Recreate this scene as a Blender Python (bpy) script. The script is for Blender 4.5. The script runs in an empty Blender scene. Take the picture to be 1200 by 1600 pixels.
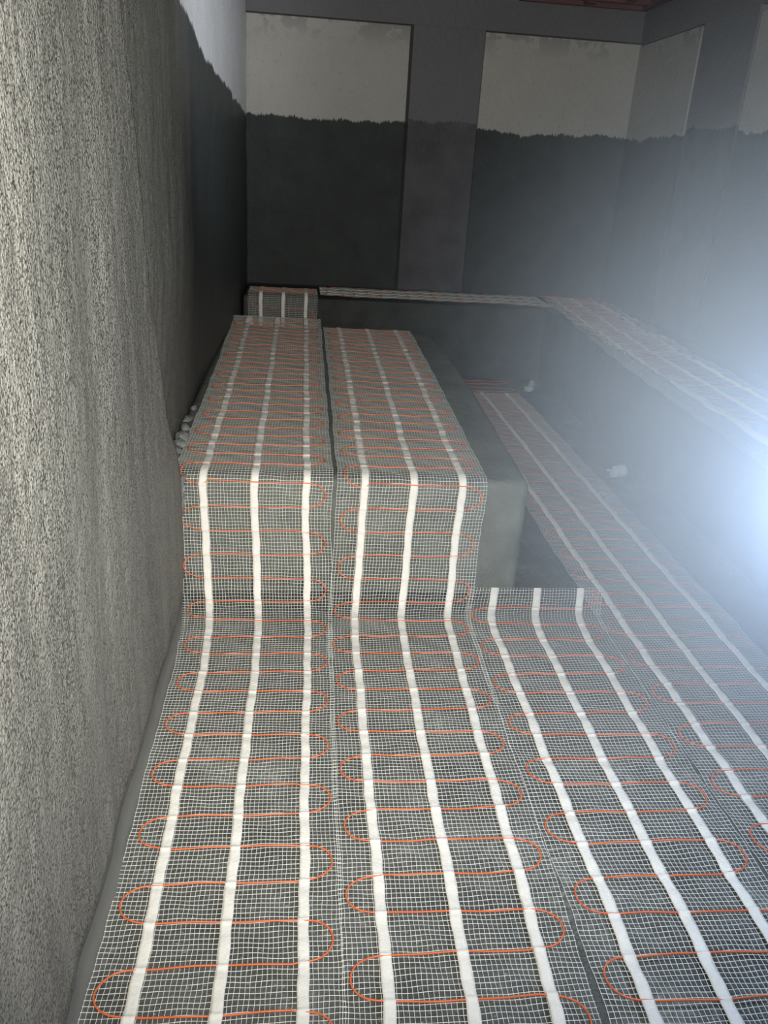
import bpy, math, random
import numpy as np
from mathutils import Matrix, Vector, noise

# ------------------------------------------------------------------ camera
F, YAW, PITCH, ROLL = 1273.0, 0.11633, -0.40069, 0.06377
CAM = Vector((0.397, 0.0, 1.501))
scene = bpy.context.scene
cy, sy, cp, sp = math.cos(YAW), math.sin(YAW), math.cos(PITCH), math.sin(PITCH)
fw = Vector((sy*cp, cy*cp, sp)); rt = Vector((cy, -sy, 0)); up = rt.cross(fw)
r2 = rt*math.cos(ROLL) + up*math.sin(ROLL); u2 = -rt*math.sin(ROLL) + up*math.cos(ROLL)
cd = bpy.data.cameras.new('camera'); co = bpy.data.objects.new('camera', cd)
scene.collection.objects.link(co)
m = Matrix((r2, u2, -fw)).transposed().to_4x4(); m.translation = CAM
co.matrix_world = m
cd.sensor_fit = 'VERTICAL'; cd.sensor_height = 32.0; cd.lens = 32.0*F/1600.0
cd.clip_start = 0.02
scene.camera = co

# ------------------------------------------------------------------ exposure, world haze
vs = scene.view_settings
scene.display_settings.display_device = 'sRGB'
vs.view_transform = 'Standard'; vs.look = 'None'; vs.exposure = 0.0; vs.gamma = 1.0
vs.use_curve_mapping = False
scene.cycles.use_denoising = True
scene.cycles.max_bounces = 4
scene.cycles.volume_bounces = 0

HAZE_C = (1.44, 1.36, 1.04)      # centre of an added haze volume mimicking glare, beyond the right edge
HAZE_DENSITY, HAZE_R = 3.2, 1.08
w = bpy.data.worlds.new('world'); scene.world = w; w.use_nodes = True
nt = w.node_tree; nt.nodes.clear()
wo = nt.nodes.new('ShaderNodeOutputWorld'); bg = nt.nodes.new('ShaderNodeBackground')
bg.inputs[0].default_value = (0.5, 0.6, 0.75, 1); bg.inputs[1].default_value = 0.02
nt.links.new(bg.outputs[0], wo.inputs['Surface'])

# ------------------------------------------------------------------ lights
def light(name, typ, loc, power, color, size=.05, target=None, **kw):
    l = bpy.data.lights.new(name, typ); l.energy = power; l.color = color
    if typ in ('POINT', 'SPOT'): l.shadow_soft_size = size
    for k, v in kw.items(): setattr(l, k, v)
    o = bpy.data.objects.new(name, l); scene.collection.objects.link(o); o.location = loc
    if target: o.rotation_euler = (Vector(target)-Vector(loc)).to_track_quat('-Z', 'Y').to_euler()
    return o
light('phone_torch', 'SPOT', tuple(CAM + r2*.13 + u2*.04), 375, (1.0, .96, .85), .006,
      target=tuple(CAM + fw*3 + u2*.7 - r2*.40), spot_size=math.radians(115), spot_blend=1.0)
light('upper_wall_fill', 'SPOT', (2.4, 2.6, 2.62), 300, (.92, .95, 1.0), .12, target=(-.1, 4.7, 2.45), spot_size=math.radians(60), spot_blend=1.0)  # added unseen spot, brightens the upper left wall

light('haze_fill', 'POINT', (1.53, 1.31, .98), 38, (.66, .80, 1.0), .03)  # added unseen point light that brightens the haze from within

# ------------------------------------------------------------------ material helpers
def mat(name):
    m = bpy.data.materials.new(name); m.use_nodes = True
    t = m.node_tree; b = t.nodes['Principled BSDF']
    return m, t, b
def N(t, typ, **kw):
    n = t.nodes.new(typ)
    for k, v in kw.items():
        if k in n.inputs.keys() if hasattr(n.inputs, 'keys') else False: n.inputs[k].default_value = v
        else: setattr(n, k, v)
    return n
def pos(t): return N(t, 'ShaderNodeNewGeometry').outputs['Position']
def nz(t, vec, scale, detail=4, rough=.6):
    n = N(t, 'ShaderNodeTexNoise'); n.inputs['Scale'].default_value = scale
    n.inputs['Detail'].default_value = detail; n.inputs['Roughness'].default_value = rough
    t.links.new(vec, n.inputs['Vector']); return n.outputs['Fac']
def ramp(t, fac, stops):
    r = N(t, 'ShaderNodeValToRGB'); e = r.color_ramp.elements
    for i, (p, c) in enumerate(stops):
        x = e[i] if i < 2 else e.new(p)
        x.position = p; x.color = tuple(c)+(1,) if len(c) == 3 else c
    t.links.new(fac, r.inputs[0]); return r.outputs[0]
def mix(t, fac, a, b, typ='MIX'):
    n = N(t, 'ShaderNodeMix', data_type='RGBA', blend_type=typ)
    for s, v in ((n.inputs[0], fac), (n.inputs[6], a), (n.inputs[7], b)):
        if isinstance(v, (float, int)): s.default_value = v
        elif isinstance(v, tuple): s.default_value = v+(1,)
        else: t.links.new(v, s)
    return n.outputs[2]
def mth(t, op, a, b=0.0, clamp=False):
    n = N(t, 'ShaderNodeMath', operation=op, use_clamp=clamp)
    for s, v in ((n.inputs[0], a), (n.inputs[1], b)):
        if isinstance(v, (float, int)): s.default_value = v
        else: t.links.new(v, s)
    return n.outputs[0]
def bump(t, b, h, strength, dist=.004):
    n = N(t, 'ShaderNodeBump'); n.inputs['Strength'].default_value = strength
    n.inputs['Distance'].default_value = dist
    t.links.new(h, n.inputs['Height']); t.links.new(n.outputs[0], b.inputs['Normal'])

def coated(name, upper, lower, z0, slope=0.0, spots=0.5, rough=.6, speck=None, spec=.5, far=None, bstr=.7, smudge=False):
    """plaster above, dark brushed waterproofing slurry below a ragged line at height z0 (+slope*y)"""
    m, t, b = mat(name); P = pos(t)
    sep = N(t, 'ShaderNodeSeparateXYZ'); t.links.new(P, sep.inputs[0])
    mp = N(t, 'ShaderNodeMapping'); mp.inputs['Scale'].default_value = (1, 1, .12)
    t.links.new(P, mp.inputs[0])
    fringe = nz(t, mp.outputs[0], 95, 4, .75); wave = nz(t, mp.outputs[0], 4.0, 3)
    z = mth(t, 'ADD', sep.outputs[2], mth(t, 'MULTIPLY', mth(t, 'SUBTRACT', fringe, .5), .075))
    z = mth(t, 'ADD', z, mth(t, 'MULTIPLY', mth(t, 'SUBTRACT', wave, .5), .13))
    z = mth(t, 'SUBTRACT', z, mth(t, 'MULTIPLY', sep.outputs[1], slope))
    f = mth(t, 'MULTIPLY', mth(t, 'SUBTRACT', z, z0), 120.0, True)
    big = nz(t, P, 2.2, 5); fine = nz(t, P, 45, 4)
    upc = mix(t, mth(t, 'MULTIPLY', big, spots), upper, tuple(c*.55 for c in upper))
    upc = mix(t, ramp(t, fine, [(.62, (0,)*3), (.72, (.5,)*3)]), upc, tuple(c*.5 for c in upper))
    loc = mix(t, ramp(t, nz(t, P, 5, 6), [(.3, (0,)*3), (.7, (1,)*3)]), lower, tuple(c*1.9 for c in lower))
    if speck:
        n1 = mth(t, 'ADD', nz(t, P, speck[0], 2, .5), mth(t, 'MULTIPLY', mth(t, 'SUBTRACT', nz(t, mp.outputs[0], 7, 4), .5), .22))
        st = ramp(t, nz(t, mp.outputs[0], 11, 5, .7), [(.35, (0,)*3), (.65, (1,)*3)])
        loc = mix(t, st, tuple(c*.82 for c in lower), tuple(c*1.22 for c in lower))
        loc = mix(t, ramp(t, n1, [(speck[1], (0,)*3), (speck[1]+.10, (1,)*3)]), speck[2], loc)
    if far: loc = mix(t, mth(t, 'MULTIPLY', mth(t, 'SUBTRACT', .06, sep.outputs[2]), 60.0, True), loc, (.15, .152, .145))
    if smudge:  # grey smears along the top edge of the pale panels
        sm = mth(t, 'MULTIPLY', mth(t, 'SUBTRACT', sep.outputs[2], 2.30), 6.0, True)
        sm = mth(t, 'MULTIPLY', sm, ramp(t, nz(t, P, 6, 3), [(.50, (0,)*3), (.54, (1,)*3)]))
        upc = mix(t, mth(t, 'MULTIPLY', sm, .75), upc, tuple(c*.5 for c in upper))
        bl = ramp(t, nz(t, P, 28, 5, .7), [(.60, (0,)*3), (.68, (1,)*3)])
        upc = mix(t, mth(t, 'MULTIPLY', bl, .4), upc, tuple(c*.5 for c in upper))
    if far:     # a second, blacker coat on the set-back stretch of wall
        ze = mth(t, 'MAXIMUM', mth(t, 'SUBTRACT', sep.outputs[2], .85), 0.0)
        zf = mth(t, 'MAXIMUM', mth(t, 'SUBTRACT', sep.outputs[2], .5), 0.0)
        yy = mth(t, 'ADD', sep.outputs[1], mth(t, 'ADD', mth(t, 'MULTIPLY', ze, .30), mth(t, 'MULTIPLY', zf, .28)))
        mid = mth(t, 'MULTIPLY', mth(t, 'SUBTRACT', yy, far[0]), 12.0, True)
        loc = mix(t, mth(t, 'MULTIPLY', mid, .0), loc, (.05, .052, .05))
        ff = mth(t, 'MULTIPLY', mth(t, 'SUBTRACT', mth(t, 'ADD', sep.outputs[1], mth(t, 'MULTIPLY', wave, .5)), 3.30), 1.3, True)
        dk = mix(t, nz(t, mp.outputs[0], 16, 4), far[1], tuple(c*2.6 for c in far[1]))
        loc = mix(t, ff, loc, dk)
    t.links.new(mix(t, f, loc, upc), b.inputs['Base Color'])
    b.inputs['Roughness'].default_value = rough
    b.inputs['Specular IOR Level'].default_value = spec
    bh = mth(t, 'ADD', nz(t, P, 150, 3), mth(t, 'MULTIPLY', nz(t, P, 22, 3), 1.6))
    bh = mth(t, 'ADD', bh, mth(t, 'MULTIPLY', nz(t, mp.outputs[0], 26, 3), .7))
    if far: bh = mth(t, 'MULTIPLY', bh, mth(t, 'ADD', .12, mth(t, 'MULTIPLY', mth(t, 'SUBTRACT', sep.outputs[2], .045), 30.0, True), True))
    bump(t, b, bh, bstr, .007)
    return m

M = {}
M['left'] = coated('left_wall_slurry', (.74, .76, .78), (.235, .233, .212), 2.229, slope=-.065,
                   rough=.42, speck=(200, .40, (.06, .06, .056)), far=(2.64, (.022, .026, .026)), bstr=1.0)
M['back_dark'] = coated('groove', (.05, .05, .055), (.008, .008, .01), 1.80)
M['panel'] = coated('panel_plaster', (.50, .49, .46), (.018, .022, .022), 1.80, smudge=True)
M['pilaster'] = coated('pilaster_plaster', (.17, .17, .185), (.055, .053, .062), 1.83)
M['right'] = coated('right_plaster', (.20, .20, .21), (.05, .055, .06), 1.83)

def concrete(name, c1, c2, scale=6, bstr=.6, rough=.75, fleck=.0, dust=False):
    m, t, b = mat(name); P = pos(t)
    col = mix(t, ramp(t, nz(t, P, scale, 8, .65), [(.32, (0,)*3), (.68, (1,)*3)]), c1, c2)
    if fleck:
        fl = ramp(t, nz(t, P, 110, 2, .5), [(.66, (0,)*3), (.74, (fleck,)*3)])
        col = mix(t, fl, col, tuple(min(1, c*3.0) for c in c2))
    if dust:
        du = mth(t, 'MULTIPLY', ramp(t, nz(t, P, 3.2, 4, .6), [(.52, (0,)*3), (.66, (1,)*3)]), ramp(t, nz(t, P, 75, 4, .7), [(.42, (0,)*3), (.62, (1,)*3)]))
        col = mix(t, mth(t, 'MULTIPLY', du, .75), col, (.26, .265, .25))
    t.links.new(col, b.inputs['Base Color']); b.inputs['Roughness'].default_value = rough
    bump(t, b, mth(t, 'ADD', nz(t, P, 90, 5), mth(t, 'MULTIPLY', nz(t, P, 14, 4), 2.0)), bstr, .006)
    return m
M['floor'] = concrete('floor_screed', (.050, .052, .050), (.105, .11, .105), 5, .8, .62, .6, True)
M['block'] = concrete('bench_mortar', (.085, .093, .083), (.17, .18, .16), 4, .9, .7)
M['bench'] = concrete('bench_slurry', (.014, .018, .017), (.042, .048, .045), 6, .8, .6)
M['ceiling'] = concrete('ceiling_plaster', (.25, .25, .26), (.32, .32, .33), 3, .3)
M['mortar'] = concrete('mortar_crumb', (.10, .11, .11), (.24, .25, .24), 30, .8, .35)

def simple(name, col, rough=.5, spec=.5, b_scale=None, b_str=.3):
    m, t, b = mat(name); P = pos(t)
    c = mix(t, nz(t, P, 40, 3), col, tuple(x*.82 for x in col))
    t.links.new(c, b.inputs['Base Color']); b.inputs['Roughness'].default_value = rough
    b.inputs['Specular IOR Level'].default_value = spec
    if b_scale: bump(t, b, nz(t, P, b_scale, 4), b_str, .004)
    return m
M['yarn'] = simple('glass_fibre_yarn', (.80, .82, .78), .45)
M['tape'] = simple('white_crepe_tape', (.86, .84, .79), .7, .3, 110, .5)
M['cable'] = simple('orange_cable_jacket', (.78, .17, .06), .38)
M['steel'] = simple('red_oxide_steel', (.16, .07, .075), .5)
M['pvc'] = simple('white_plastic', (.66, .70, .66), .4, .5, 60, .2)
M['scrap'] = simple('pale_scrap', (.5, .52, .5), .6, .5, 60, .5)

# ------------------------------------------------------------------ mesh helpers
C = scene.collection
def mesh_obj(name, V, Fc, material, parent=None, smooth=False):
    me = bpy.data.meshes.new(name)
    V = np.asarray(V, dtype=np.float32).reshape(-1, 3)
    if isinstance(Fc, np.ndarray):
        n = len(Fc); k = Fc.shape[1]
        me.vertices.add(len(V)); me.vertices.foreach_set('co', V.ravel())
        me.loops.add(n*k); me.loops.foreach_set('vertex_index', Fc.astype(np.int32).ravel())
        me.polygons.add(n); me.polygons.foreach_set('loop_start', np.arange(0, n*k, k, dtype=np.int32))
        me.update(calc_edges=True); me.validate()
    else:
        me.from_pydata([tuple(v) for v in V], [], Fc); me.update()
    if smooth: me.polygons.foreach_set('use_smooth', [True]*len(me.polygons))
    me.materials.append(material)
    o = bpy.data.objects.new(name, me); C.objects.link(o)
    if parent: o.parent = parent
    return o
def struct(o): o['kind'] = 'structure'; return o
def tag(o, label, cat, group=None):
    o['label'] = label; o['category'] = cat
    if group: o['group'] = group
    return o
def grid_faces(a, b):
    i, j = np.meshgrid(np.arange(a-1), np.arange(b-1), indexing='ij')
    q = i*b+j
    return np.stack([q, q+b, q+b+1, q+1], -1).reshape(-1, 4)
def box(name, lo, hi, material, parent=None, bevel=0):
    x0, y0, z0 = lo; x1, y1, z1 = hi
    V = [(x0,y0,z0),(x1,y0,z0),(x1,y1,z0),(x0,y1,z0),(x0,y0,z1),(x1,y0,z1),(x1,y1,z1),(x0,y1,z1)]
    Fc = [(0,3,2,1),(4,5,6,7),(0,1,5,4),(1,2,6,5),(2,3,7,6),(3,0,4,7)]
    o = mesh_obj(name, V, Fc, material, parent)
    if bevel:
        b = o.modifiers.new('bevel', 'BEVEL'); b.width = bevel; b.segments = 2
    return o
def fbm(x, y, z, s, o=3):
    return noise.fractal(Vector((x*s, y*s, z*s)), 1.0, 2.0, o)

# ------------------------------------------------------------------ room shell
Y0, YR, YW = -1.6, 6.21, 6.855
XI, XW, HB, HR = 2.277, 2.922, .468, .575
CEIL = 2.80
# floor
xs = np.arange(-.2, 3.2, .03); ys = np.arange(Y0-.1, YW+.1, .03)
V = [(x, y, -.006 + .004*max(-1, min(1, fbm(x, y, 0, 2.5)))) for x in xs for y in ys]
fl = struct(mesh_obj('floor', V, grid_faces(len(xs), len(ys)), M['floor'], smooth=True))
so = fl.modifiers.new('thickness', 'SOLIDIFY'); so.thickness = .1; so.offset = -1

# left wall: a proud nearer stretch, ending in a soft rounded corner, and a set-back far stretch
ZE, YE = [0, .50, .55, .78, .96, 1.22, 1.55, 1.8, 2.8], [2.70, 2.70, 2.66, 2.47, 2.38, 2.28, 2.20, 2.11, 1.9]
def left_x(y, z):
    yc = float(np.interp(z, ZE, YE))
    a = min(1, max(0, (y-yc)/.05 + .5)); a = a*a*(3-2*a)
    far = -.10 + .07*max(0, min(1, (y-2.9)/3.95)) + .05*max(0, min(1, (z-.62)/.5))*max(0, min(1, (4.4-y)/1.4))
    x = (1-a)*0.0 + a*far
    x += .006*fbm(y, z, 1.3, 2.2) + .0022*fbm(y, z, 4.1, 14)
    x -= .012*math.exp(-((y-1.55-.1*z)/.12)**2)*(1-a) + .008*math.exp(-((y-1.15)/.1)**2)
    if z < .055: x += .03*(1-math.sqrt(max(0, 1-(1-z/.055)**2)))
    return x
ys = np.concatenate([np.arange(Y0, .3, .06), np.arange(.3, 3.3, .0125), np.arange(3.3, YW+.03, .04)])
zs = np.concatenate([np.arange(0, .07, .01), np.arange(.08, CEIL+.02, .0225)])
V = [(left_x(y, z), y, z-.002) for y in ys for z in zs]
wl = struct(mesh_obj('wall_left', V, grid_faces(len(ys), len(zs)), M['left'], smooth=True))
so = wl.modifiers.new('thickness', 'SOLIDIFY'); so.thickness = .12; so.offset = -1

# back wall, with plaster panels standing proud and narrow dark grooves between them
wb = struct(box('wall_back', (-.2, YW+.018, 0), (XW+.25, YW+.15, CEIL), M['back_dark']))
box('plaster_header', (-.1, YW+.002, 2.469), (XW+.02, YW+.02, CEIL), M['pilaster'], wb, .003)
box('plaster_panel', (-.1, YW, HR), (1.168, YW+.02, 2.459), M['panel'], wb, .003)
box('plaster_pilaster', (1.190, YW-.004, HR), (1.728, YW+.02, 2.47), M['pilaster'], wb, .003)
box('plaster_panel', (1.731, YW, HR), (XW+.02, YW+.02, 2.459), M['panel'], wb, .003)
wr = struct(box('wall_right', (XW+.018, Y0, 0), (XW+.15, YW+.02, CEIL), M['back_dark']))
box('plaster_header', (XW+.002, Y0, 2.455), (XW+.02, YW, CEIL), M['right'], wr, .003)
box('plaster_panel', (XW, 5.80, HR), (XW+.02, YW, 2.447), M['panel'], wr, .003)
box('plaster_pilaster', (XW-.004, 5.07, HR), (XW+.02, 5.765, 2.46), M['right'], wr, .003)
box('plaster_panel', (XW, 3.2, HR), (XW+.02, 5.045, 2.447), M['panel'], wr, .003)
box('plaster_pilaster', (XW-.004, Y0, HR), (XW+.02, 3.18, 2.46), M['right'], wr, .003)
struct(box('wall_front', (-.2, Y0-.15, 0), (XW+.25, Y0, CEIL), M['back_dark']))
ce = struct(box('ceiling', (-.2, Y0-.15, CEIL), (XW+.25, YW+.15, CEIL+.12), M['ceiling']))

# ceiling channel frame (reddish steel), corner of the back and right walls
root = bpy.data.objects.new('ceiling_frame', None); C.objects.link(root); root.location = (XW, YW, 2.69)
tag(root, 'dark red steel channel frame under the ceiling in the far right corner', 'ceiling frame')
def fpart(name, lo, hi):
    o = box(name, [a-b for a, b in zip(lo, root.location)], [a-b for a, b in zip(hi, root.location)], M['steel'], root, .003)
    return o
fpart('wall_channel', (1.95, YW-.05, 2.672), (XW-.005, YW-.006, 2.735))
fpart('wall_channel', (XW-.05, 2.5, 2.672), (XW-.006, YW-.052, 2.735))
fpart('cross_runner', (1.95, YW-.22, 2.68), (XW-.052, YW-.17, 2.745))
fpart('cross_runner', (XW-.24, 2.5, 2.68), (XW-.19, YW-.222, 2.745))
fpart('stub', (XW-.50, YW-.168, 2.675), (XW-.42, YW-.052, 2.74))
fpart('hanger', (2.1, YW-.2, 2.747), (2.13, YW-.17, CEIL))
fpart('hanger', (XW-.22, 5.0, 2.747), (XW-.19, 5.03, CEIL))

# ------------------------------------------------------------------ benches
# L-shaped perimeter bench
def prism(name, pts, z0, z1, material, bev):
    n = len(pts)
    V = [(x, y, z0) for x, y in pts] + [(x, y, z1) for x, y in pts]
    Fc = [tuple(range(n))[::-1], tuple(range(n, 2*n))] + [(i, (i+1) % n, n+(i+1) % n, n+i) for i in range(n)]
    o = mesh_obj(name, V, Fc, material)
    b = o.modifiers.new('bevel', 'BEVEL'); b.width = bev; b.segments = 3
    return o
pb = prism('perimeter_bench', [(-.025, YR), (XI, YR), (XI, Y0+.002), (XW-.006, Y0+.002), (XW-.006, YW-.006), (-.025, YW-.006)],
           0, HR-.004, M['bench'], .02)
tag(pb, 'dark grey rendered masonry bench running along the back and right walls', 'bench')

# the lower block on the left: a rounded, hand-trowelled lump of mortar
def block():
    y0, y1, h = 2.735, 5.60, HB-.004
    ny, nx, nzz = 150, 70, 26
    # profile across x at each y: left bottom -> up -> top -> down right ; displaced
    def xr(y): return float(np.interp(y, [2.7, 3.2, 4.1, 5.0, 5.6], [1.250, 1.268, 1.303, 1.305, 1.285]))
    def section(y, inset):
        pts = []; XL = -.075; R = .03
        xR = xr(y) - inset; top = h - inset*.9
        for k in range(nzz): pts.append((XL, top*k/nzz))
        for k in range(nx): pts.append((XL + (xR-XL-R)*k/(nx-1), top))
        for k in range(1, 6):
            a = k/6*math.pi/2
            pts.append((xR-R+R*math.sin(a), top-R+R*math.cos(a)))
        for k in range(nzz): pts.append((xR, (top-R)*(1-k/(nzz-1))))
        return pts
    rows = []
    R = .034
    ylist = [(y0 + R - R*math.cos(t), R - R*math.sin(t)) for t in np.linspace(0, math.pi/2, 6)]
    ylist += [(y, 0) for y in np.linspace(y0+R, y1-.01, ny)[1:]] + [(y1, .012)]
    for y, ins in ylist: rows.append([(x, y, z) for x, z in section(y, ins)])
    a, b = len(rows), len(rows[0])
    V = np.array(rows).reshape(-1, 3); Fc = grid_faces(a, b)[:, ::-1].tolist()
    # front cap: grid between bottom row and profile -> fan of strips down to z=0 at the same x
    def cap(row_idx, flip):
        prof = V[row_idx*b:(row_idx+1)*b]
        base = len(Vl); n = 22
        sel = list(range(nzz, b-nzz+1))       # top run incl. rounded corner
        for i in sel:
            x, y, z = prof[i]
            for k in range(n): Vl.append((x, y, z*(1-k/(n-1))))
        for c in range(len(sel)-1):
            for k in range(n-1):
                q = base+c*n+k; f = (q, q+1, q+n+1, q+n)
                Fl.append(f if flip else f[::-1])
    Vl = [tuple(v) for v in V]; Fl = [tuple(f) for f in Fc]
    cap(0, True); cap(a-1, False)
    out = []
    for x, y, z in Vl:
        d = .0045*fbm(x, y, z, 6) + .002*fbm(x+3, y, z, 22)
        out.append((x + (d if x > 1.2 else 0), y + (d-.003 if y < 2.79 else 0), z + (-abs(d)*1.0 if z > .4 else 0)))
    return out, Fl
bv, bf = block()
bo = mesh_obj('masonry_block', bv, bf, M['block'], smooth=True)
wld = bo.modifiers.new('weld', 'WELD'); wld.merge_threshold = .0004
tag(bo, 'grey rendered low platform block beside the left wall under the two draped mats', 'platform')

# ------------------------------------------------------------------ heating mats
class Path:
    """control rows: left edge xyz, right edge xyz; smoothed and resampled by arc length"""
    def __init__(s, rows, it=3, ds=.007):
        A = np.array(rows, float)
        for _ in range(it):
            q = A[:-1]*.75+A[1:]*.25; r = A[:-1]*.25+A[1:]*.75
            B = np.empty((2*len(q), 6)); B[0::2] = q; B[1::2] = r
            A = np.vstack([A[:1], B, A[-1:]])
        c = (A[:, :3]+A[:, 3:])/2
        d = np.r_[0, np.cumsum(np.linalg.norm(np.diff(c, axis=0), axis=1))]
        s.len = d[-1]; s.s = np.arange(0, s.len, ds)
        s.L = np.stack([np.interp(s.s, d, A[:, k]) for k in range(3)], 1)
        s.R = np.stack([np.interp(s.s, d, A[:, 3+k]) for k in range(3)], 1)
        T = np.gradient((s.L+s.R)/2, axis=0); W = s.R-s.L
        n = np.cross(W, T); s.n = n/np.linalg.norm(n, axis=1)[:, None]
        s.y = (s.L[:, 1]+s.R[:, 1])/2
    def at(s, S, U, H):
        S = np.asarray(S, float); U = np.broadcast_to(np.asarray(U, float), S.shape)
        L = np.stack([np.interp(S, s.s, s.L[:, k]) for k in range(3)], -1)
        R = np.stack([np.interp(S, s.s, s.R[:, k]) for k in range(3)], -1)
        n = np.stack([np.interp(S, s.s, s.n[:, k]) for k in range(3)], -1)
        n /= np.linalg.norm(n, axis=-1)[..., None]
        return L*(1-U[..., None]) + R*U[..., None] + n*(np.asarray(H)[..., None])

def heating_mat(rows, label, loops, tapes=(.18, .505, .835), tape_w=.0275, seed=0,
                wave=.003, edge_wave=.0025, cell=(.0117, .0126), mesh_range=None, post=None, yarn_w=.00125,
                cable_u=(.035, .965), group='heating mats laid in the room'):
    rng = np.random.RandomState(seed); P = Path(rows)
    ph = rng.rand(8)*6.28
    base = .0025
    def W(S, U):
        e = np.abs(U-.5)*2
        return base + wave*(.5+.5*np.sin(S*9.1+ph[0]+U*2.5))*(.3+.7*e**2) \
            + wave*.8*(.5+.5*np.sin(S*30.3+ph[1]+U*1.7))*(.25+.75*e) + .0012*(1+np.sin(S*61+U*21+ph[2]))
    def US(S, U):   # sideways wobble of the net
        return U + edge_wave*2*np.sin(S*7.3+ph[3])*.5 + edge_wave*np.sin(S*19+ph[4]+U*3) + .0012*np.sin(S*83+ph[5]+U*40)
    def pt(S, U, H):
        S = np.asarray(S, float); U = np.asarray(U, float)*np.ones_like(S)
        return P.at(S, US(S, U), W(S, U)+H)
    root = bpy.data.objects.new('heating_mat', None); C.objects.link(root)
    mid = P.at(np.array([0.0]), np.array([.5]), np.array([0.0]))[0]
    root.location = mid
    tag(root, label, 'heating mat', group)
    off = np.array(mid, np.float32)
    fin = (lambda V: (post(V) if post else V)-off)
    s0, s1 = mesh_range if mesh_range else (0, P.len)
    width = np.linalg.norm(P.R[len(P.s)//2]-P.L[len(P.s)//2])
    # --- net
    nu = int(round(width/cell[0]))+1; ds = cell[1]
    Sg = np.arange(s0, s1, ds); ns = len(Sg)
    Sw = Sg + .0
    verts = []; faces = []; off_i = 0
    hw = yarn_w/2/width; th = .0007
    Sl = np.arange(s0, s1, ds/2)
    for j in range(nu):
        u = j/(nu-1) + (rng.rand()-.5)*.002
        for hp in (hw,):
            a = pt(Sl, u-hp, 0*Sl); b = pt(Sl, u+0*Sl, th+0*Sl); c = pt(Sl, u+hp, 0*Sl)
            V = np.stack([a, b, c], 1).reshape(-1, 3); n = len(Sl)
            verts.append(V); faces.append(grid_faces(n, 3)+off_i); off_i += len(V)
    Ut = np.linspace(-.004, 1.004, 41)
    for s in Sg:
        sv = s + .0016*np.sin(Ut*5+s*17+ph[6]) + .0008*np.sin(Ut*31+s*41) + (rng.rand()-.5)*.001
        a = pt(sv-yarn_w/2, Ut, 0*Ut+.0003); b = pt(sv, Ut, th+.0003+0*Ut); c = pt(sv+yarn_w/2, Ut, 0*Ut+.0003)
        V = np.stack([a, b, c], 1).reshape(-1, 3)
        verts.append(V); faces.append(grid_faces(41, 3)+off_i); off_i += len(V)
    mesh_obj('fibreglass_net', fin(np.vstack(verts)), np.vstack(faces), M['yarn'], root)
    # --- cable: serpentine
    ls = loops   # list of s positions of the centres of the left-hand turns, increasing
    pts = []; runs = []
    uL, uR = cable_u
    for i in range(len(ls)-1):
        p = ls[i+1]-ls[i]; h = p/4
        c = ls[i]; c2 = ls[i]+p/2
        jl, jr = rng.rand(2)*.012-.006
        for a in np.linspace(-90, 90, 17):            # left turn around c
            t = math.radians(a); k = math.cos(t)**.75 if math.cos(t) > 1e-6 else 0
            pts.append((c + h*math.sin(t)*.96, .185 - (.185-uL+jl)*k))
        for k in np.linspace(0, 1, 22)[1:-1]:
            pts.append((c+h + .0022*math.sin(k*6.28+i), .185+(.82-.185)*k))
        runs.append(c+h); runs.append(c-h)
        for a in np.linspace(-90, 90, 17):            # right turn around c2
            t = math.radians(a); k = math.cos(t)**.75 if math.cos(t) > 1e-6 else 0
            pts.append((c2 + h*math.sin(t)*.96, .82 + (uR+jr-.82)*k))
        for k in np.linspace(0, 1, 22)[1:-1]:
            pts.append((c2+h + .0022*math.sin(k*5+i*2), .82-(.82-.185)*k))
    q = np.array(pts); ok = (q[:, 0] > 0) & (q[:, 0] < P.len-.002); q = q[ok]
    rc = .0021
    ctr = pt(q[:, 0], q[:, 1], np.full(len(q), .0018+rc*.8))
    T = np.gradient(ctr, axis=0); T /= np.linalg.norm(T, axis=1)[:, None]+1e-12
    nn = np.stack([np.interp(q[:, 0], P.s, P.n[:, k]) for k in range(3)], 1)
    B = np.cross(T, nn); B /= np.linalg.norm(B, axis=1)[:, None]+1e-12; nn = np.cross(B, T)
    K = 7; ring = [ctr + rc*(math.cos(a)*B+math.sin(a)*nn) for a in np.linspace(0, 2*math.pi, K, endpoint=False)]
    V = np.stack(ring, 1)                 # n,K,3
    n = len(ctr); idx = np.arange(n-1)[:, None]*K + np.arange(K)[None, :]; nx = np.arange(n-1)[:, None]*K + (np.arange(K)[None, :]+1) % K
    Fc = np.stack([idx, idx+K, nx+K, nx], -1).reshape(-1, 4)
    mesh_obj('heating_cable', fin(V.reshape(-1, 3)), Fc, M['cable'], root, smooth=True)
    # --- tapes
    runs = np.array(sorted(runs))
    St = np.arange(s0+.002, s1-.002, .004)
    bumpv = np.zeros_like(St)
    for r_ in runs: bumpv = np.maximum(bumpv, .0040*np.exp(-((St-r_)/.0045)**2))
    for k, u in enumerate(tapes):
        hw = tape_w/2/width
        cr = .0004*np.sin(St*150+k*2)+.0004*np.sin(St*97+k)
        h0 = .0016+bumpv*.6+cr*0; h1 = .0026+bumpv+cr
        uu = [-1, -1, -.5, 0, .5, 1, 1]; hh = [h0*0+.0006, h1, h1+.0003, h1+.0005, h1+.0003, h1, h0*0+.0006]
        du = .0006*np.sin(St*50+k)/width
        V = np.stack([pt(St, u+a*hw+du, h) for a, h in zip(uu, hh)], 1)
        mesh_obj('white_tape', fin(V.reshape(-1, 3)), grid_faces(len(St), 7), M['tape'], root, smooth=False)
    return root, P

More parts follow.
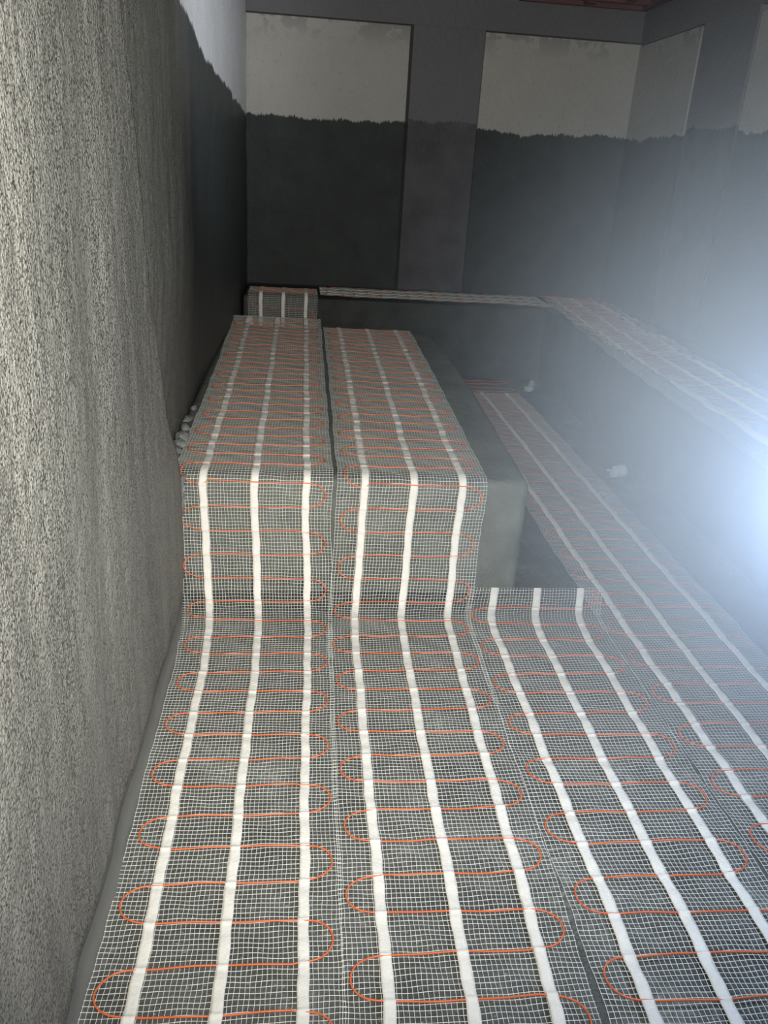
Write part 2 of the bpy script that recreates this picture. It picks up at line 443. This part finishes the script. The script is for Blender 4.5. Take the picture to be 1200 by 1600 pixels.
def row(y, z, xl, xr): return (xl, y, z, xr, y, z)
def loops_from(P_rows, y_anchor, periods):
    P = Path(P_rows); i = int(np.argmin(np.abs(P.y - y_anchor))); s = P.s[i]
    per = lambda v: float(np.interp(v, [a for a, _ in periods], [b for _, b in periods]))
    out = [s]
    while out[-1] < P.len+.3: out.append(out[-1]+per(out[-1]))
    while out[0] > -.3: out.insert(0, out[0]-per(out[0]))
    return out

# mat A: along the left wall, up the block, over the gap and up the far bench
rA = [row(.55, 0, .012, .505), row(1.0, 0, .014, .507), row(1.6, 0, .018, .512), row(2.2, 0, .022, .522), row(2.42, .001, .016, .526),
      row(2.53, .006, .005, .53), row(2.60, .035, -.004, .532), row(2.655, .13, -.012, .530), row(2.685, .25, -.022, .522), row(2.70, .36, -.028, .518),
      row(2.705, .45, -.030, .520), row(2.73, .474, -.030, .521), row(2.80, .478, -.028, .522), row(3.2, HB, -.034, .524), row(4.0, HB, -.036, .528),
      row(4.8, HB, -.045, .532), row(5.55, HB, -.062, .540), row(5.63, .470, -.062, .540), row(5.69, .495, -.055, .537), row(5.74, .498, -.05, .535), row(5.76, .48, -.05, .535),
      row(5.80, .40, -.03, .53), row(5.86, .10, -.01, .525), row(5.95, .012, .0, .52), row(6.10, .012, .01, .52),
      row(6.175, .05, .014, .521), row(6.192, .15, .016, .521), row(6.192, .3, .016, .521), row(6.192, .54, .016, .521),
      row(6.205, .588, .016, .521), row(6.26, .592, .016, .521), row(6.55, .582, .016, .521)]
heating_mat(rA, 'orange-cabled heating mat climbing the block beside the left wall, reaching up the far bench face',
            loops_from(rA, 1.323, [(0, .2065), (1.85, .205), (2.0, .175), (2.4, .18), (2.55, .235), (8, .24)]), seed=1)

# mat B: second mat, draped over the block
rB = [row(.55, .001, .500, .99), row(1.0, .001, .502, .997), row(1.5, .001, .508, 1.014), row(2.0, .001, .509, 1.017), row(2.42, .001, .512, 1.028),
      row(2.54, .006, .520, 1.035), row(2.605, .035, .527, 1.052), row(2.655, .13, .530, 1.064), row(2.69, .25, .534, 1.070), row(2.705, .36, .538, 1.078),
      row(2.71, .45, .541, 1.082), row(2.735, .474, .541, 1.083), row(2.80, .477, .542, 1.085), row(3.2, HB, .545, 1.095), row(4.0, HB, .553, 1.12),
      row(4.8, HB, .556, 1.135), row(5.58, HB, .556, 1.145)]
heating_mat(rB, 'second heating mat from the left wall, draped over the block and ending on its top',
            loops_from(rB, 1.325, [(0, .205), (1.85, .205), (2.0, .175), (2.4, .18), (2.55, .235), (8, .24)]), seed=2)

# mat C: short foreground mat whose end curls up against the block corner
rC = [row(.55, 0, .985, 1.50), row(1.0, 0, 1.02, 1.52), row(1.5, .001, 1.018, 1.515), row(2.0, .002, 1.012, 1.51), row(2.4, .003, 1.012, 1.515),
      row(2.53, .006, 1.02, 1.52), row(2.585, .016, 1.03, 1.54), row(2.635, .046, 1.045, 1.56), row(2.665, .064, 1.055, 1.565)]
heating_mat(rC, 'short heating mat whose far end curls up at the foot of the block corner',
            loops_from(rC, 1.508, [(0, .205), (8, .205)]), seed=3, edge_wave=.004, wave=.004)

# mat D: long floor mat in the aisle
rD = [row(.55, 0, 1.53, 2.03), row(1.2, 0, 1.53, 2.03), row(2.0, .0015, 1.515, 2.035), row(3.0, 0, 1.515, 2.03), row(4.0, 0, 1.515, 2.03),
      row(5.0, 0, 1.51, 2.03), row(6.16, 0, 1.50, 2.02)]
heating_mat(rD, 'long heating mat on the aisle floor between the block and the right bench',
            loops_from(rD, 2.262, [(0, .200), (8, .215)]), seed=4, tapes=(.165, .47, .82), mesh_range=(0, 5.25), wave=.006)

# mat E: on top of the right bench, its inner edge hanging over
def drape(V):
    V = V.copy(); o = XI - V[:, 0]; k = o > .0
    V[k, 2] = HR + .004 - np.minimum(o[k], .2)*.85 + (V[k, 2]-HR)*.3; V[k, 0] = XI - .006 - o[k]*.25
    return V
rE = [row(.4, HR, 2.10, 2.62), row(2.0, HR, 2.14, 2.65), row(3.2, HR, 2.185, 2.685), row(4.4, HR, 2.205, 2.71), row(5.6, HR, 2.28, 2.80), row(6.2, HR, 2.33, 2.86), row(6.78, HR, 2.37, 2.885)]
heating_mat(rE, 'heating mat on the right bench top, its net hanging over the edge',
            loops_from(rE, 3.0, [(0, .207), (8, .207)]), seed=5, wave=.008, edge_wave=.006, post=drape)

# mat F: along the top of the back bench (runs sideways)
rF = [(.545, 6.70, .580, .545, 6.195, .588), (.56, 6.70, .577, .56, 6.195, .590), (1.2, 6.72, .577, 1.2, 6.20, .584), (1.8, 6.72, .577, 1.8, 6.19, .588), (2.33, 6.74, .577, 2.33, 6.205, .578)]
heating_mat(rF, 'heating mat lying along the top of the back bench under the dark wall panels',
            [-.1+.207*i for i in range(12)], seed=6, wave=.004, tapes=(.18, .505, .835))

# ------------------------------------------------------------------ small things
# white plastic pipe stub with a forked broken end
def pipe_stub():
    root = bpy.data.objects.new('pipe_offcut', None); C.objects.link(root)
    tag(root, 'white plastic pipe offcut with torn forked end at the right bench foot', 'pipe')
    K = 28; R = .031; t = .003
    V = []; Fc = []
    L = .075; prof = [(R-t, 0), (R, 0), (R, .022), (R+.003, .024), (R+.003, .04), (R, .042), (R, L), (R-t, L)]
    for k in range(K):
        a = 2*math.pi*k/K
        for r, x in prof:
            xx = x
            if x >= L: xx = L + .004*math.sin(5*a) - .012*max(0, -math.cos(2*a))
            V.append((xx, r*math.cos(a), r*math.sin(a)))
    n = len(prof)
    for k in range(K):
        for j in range(n):
            Fc.append((k*n+j, ((k+1) % K)*n+j, ((k+1) % K)*n+(j+1) % n, k*n+(j+1) % n))
    mesh_obj('pipe_body', V, Fc, M['pvc'], root)
    for s in (1, -1):
        V = []; Fc = []
        for i in range(8):
            f = i/7; wdt = .020*(1-f*.7)
            cx, cyy = L-.008+f*.050, s*(.020+.022*math.sin(f*1.6))*(1 if s > 0 else .8)
            for j, (dy, dz) in enumerate(((-1, -1), (1, -1), (1, 1), (-1, 1))):
                V.append((cx, cyy+dy*wdt*.5, -.012*(1-f)*1 + dz*.002 + dy*.004*s - .008*f))
        for i in range(7):
            for j in range(4): Fc.append((i*4+j, i*4+(j+1) % 4, (i+1)*4+(j+1) % 4, (i+1)*4+j))
        Fc += [(0, 1, 2, 3), (31, 30, 29, 28)]
        mesh_obj('torn_prong', V, Fc, M['pvc'], root)
    root.location = (2.19, 4.07, .042); root.rotation_euler = (1.0, .18, math.radians(182))
pipe_stub()

def lump(name, x, y, z, sx, sy, sz, rz, material, seed, parent=None):
    nu_, nv = 16, 10; V = []
    for i in range(nv+1):
        th = math.pi*i/nv
        for j in range(nu_):
            a = 2*math.pi*j/nu_; d = Vector((math.sin(th)*math.cos(a), math.sin(th)*math.sin(a), math.cos(th)))
            r = 1 + .38*noise.noise(d*1.7+Vector((seed*3.1, 0, 0))) + .16*noise.noise(d*5+Vector((seed, 2, 0)))
            V.append((d.x*r*sx, d.y*r*sy, max(-.55, d.z*r)*sz))
    Fc = [(i*nu_+j, (i+1)*nu_+j, (i+1)*nu_+(j+1) % nu_, i*nu_+(j+1) % nu_) for i in range(nv) for j in range(nu_)]
    o = mesh_obj(name, V, Fc, material, parent, smooth=True)
    if not parent: o.location = (x, y, z+sz*.55); o.rotation_euler = (0, 0, rz)
    return o
r1 = bpy.data.objects.new('crumpled_scrap', None); C.objects.link(r1); r1.location = (2.135, 5.90, 0)
tag(r1, 'small crumpled pale scrap on the floor in the far corner of the aisle', 'scrap')
a = lump('scrap_lobe', 0, 0, 0, .026, .022, .03, 0, M['scrap'], 3, r1); a.location = (.012, 0, .055)
a = lump('scrap_lobe', 0, 0, 0, .034, .026, .026, 0, M['scrap'], 9, r1); a.location = (-.012, -.01, .016)

rnd = random.Random(5)
crumbs = [(-.050, 2.80, .020, 'first mortar lump behind the front corner of the block by the left wall'),
          (-.058, 2.87, .024, 'rough mortar lump just behind the front corner lump by the left wall'),
          (-.060, 2.96, .018, 'small mortar lump third from the block front by the left wall'),
          (-.062, 3.04, .022, 'mortar lump fourth from the block front between mat edge and left wall'),
          (-.066, 3.13, .024, 'large pale mortar lump in the middle of the crumbs along the left wall'),
          (-.068, 3.25, .019, 'mortar lump just beyond the large pale one along the left wall'),
          (-.072, 3.38, .016, 'flat mortar lump near the far end of the crumbs by the left wall'),
          (-.070, 3.55, .014, 'farthest small mortar lump between the mat edge and the left wall')]
for i, (x, y, s, lab) in enumerate(crumbs):
    o = lump('mortar_lump', x+.008, y, HB-.006, s*1.0, s*1.5, s*.9, rnd.random()*1.2-.6, M['mortar'], i*2+1)
    tag(o, lab, 'mortar lump', 'mortar crumbs on the block along the left wall')
for i, (yy_, zz_, hh_) in enumerate([(2.50, .735, .016), (2.56, .672, .030), (2.60, .60, .024), (2.62, .66, .018), (2.66, .56, .016)]):
    o = lump('torn_coating', 0, 0, 0, .006, .010, hh_, 0, M['mortar'], 20+i, wl)
    o.location = (left_x(yy_+.05, zz_)+.004, yy_+.03, zz_); o.rotation_euler = (-.5, 0, .2)
# mortar fillet where the wall meets the block front
def fillet():
    V = []; n = 40; K = 9
    for i in range(n):
        z = .47*i/(n-1)
        for k in range(K):
            a = k/(K-1); ang = a*math.pi/2
            r = .030 + .008*fbm(0, 1, z, 9) + .004*fbm(a*2, 3, z, 20)
            V.append((-.012 + r*math.cos(ang)*.9 + .0, 2.745 - r*math.sin(ang)*2.2, z))
    return V, grid_faces(n, K)
v, f = fillet()
fo = mesh_obj('mortar_fillet', v, f, M['mortar'], bo, smooth=True)
s_ = fo.modifiers.new('t', 'SOLIDIFY'); s_.thickness = .02

# ------------------------------------------------------------------ haze
def vol():
    t = nt
    tc = t.nodes.new('ShaderNodeNewGeometry'); 
    d = N(t, 'ShaderNodeVectorMath', operation='DISTANCE'); d.inputs[1].default_value = HAZE_C
    t.links.new(tc.outputs['Position'], d.inputs[0])
    e = mth(t, 'SUBTRACT', 1.0, mth(t, 'DIVIDE', d.outputs['Value'], HAZE_R), True)
    e = mth(t, 'POWER', e, 3.0)
    e = mth(t, 'MULTIPLY', e, HAZE_DENSITY)
    vs_ = t.nodes.new('ShaderNodeVolumeScatter'); vs_.inputs['Color'].default_value = (.68, .81, 1, 1)
    t.links.new(e, vs_.inputs['Density'])
    va = t.nodes.new('ShaderNodeVolumeAbsorption'); va.inputs['Color'].default_value = (.68, .81, 1, 1)
    t.links.new(e, va.inputs['Density']); ad = t.nodes.new('ShaderNodeAddShader')
    t.links.new(vs_.outputs[0], ad.inputs[0]); t.links.new(va.outputs[0], ad.inputs[1])
    t.links.new(ad.outputs[0], wo.inputs['Volume'])
vol()
w.cycles.volume_step_size = .22 if hasattr(w.cycles, 'volume_step_size') else 1
scene.cycles.volume_max_steps = 128
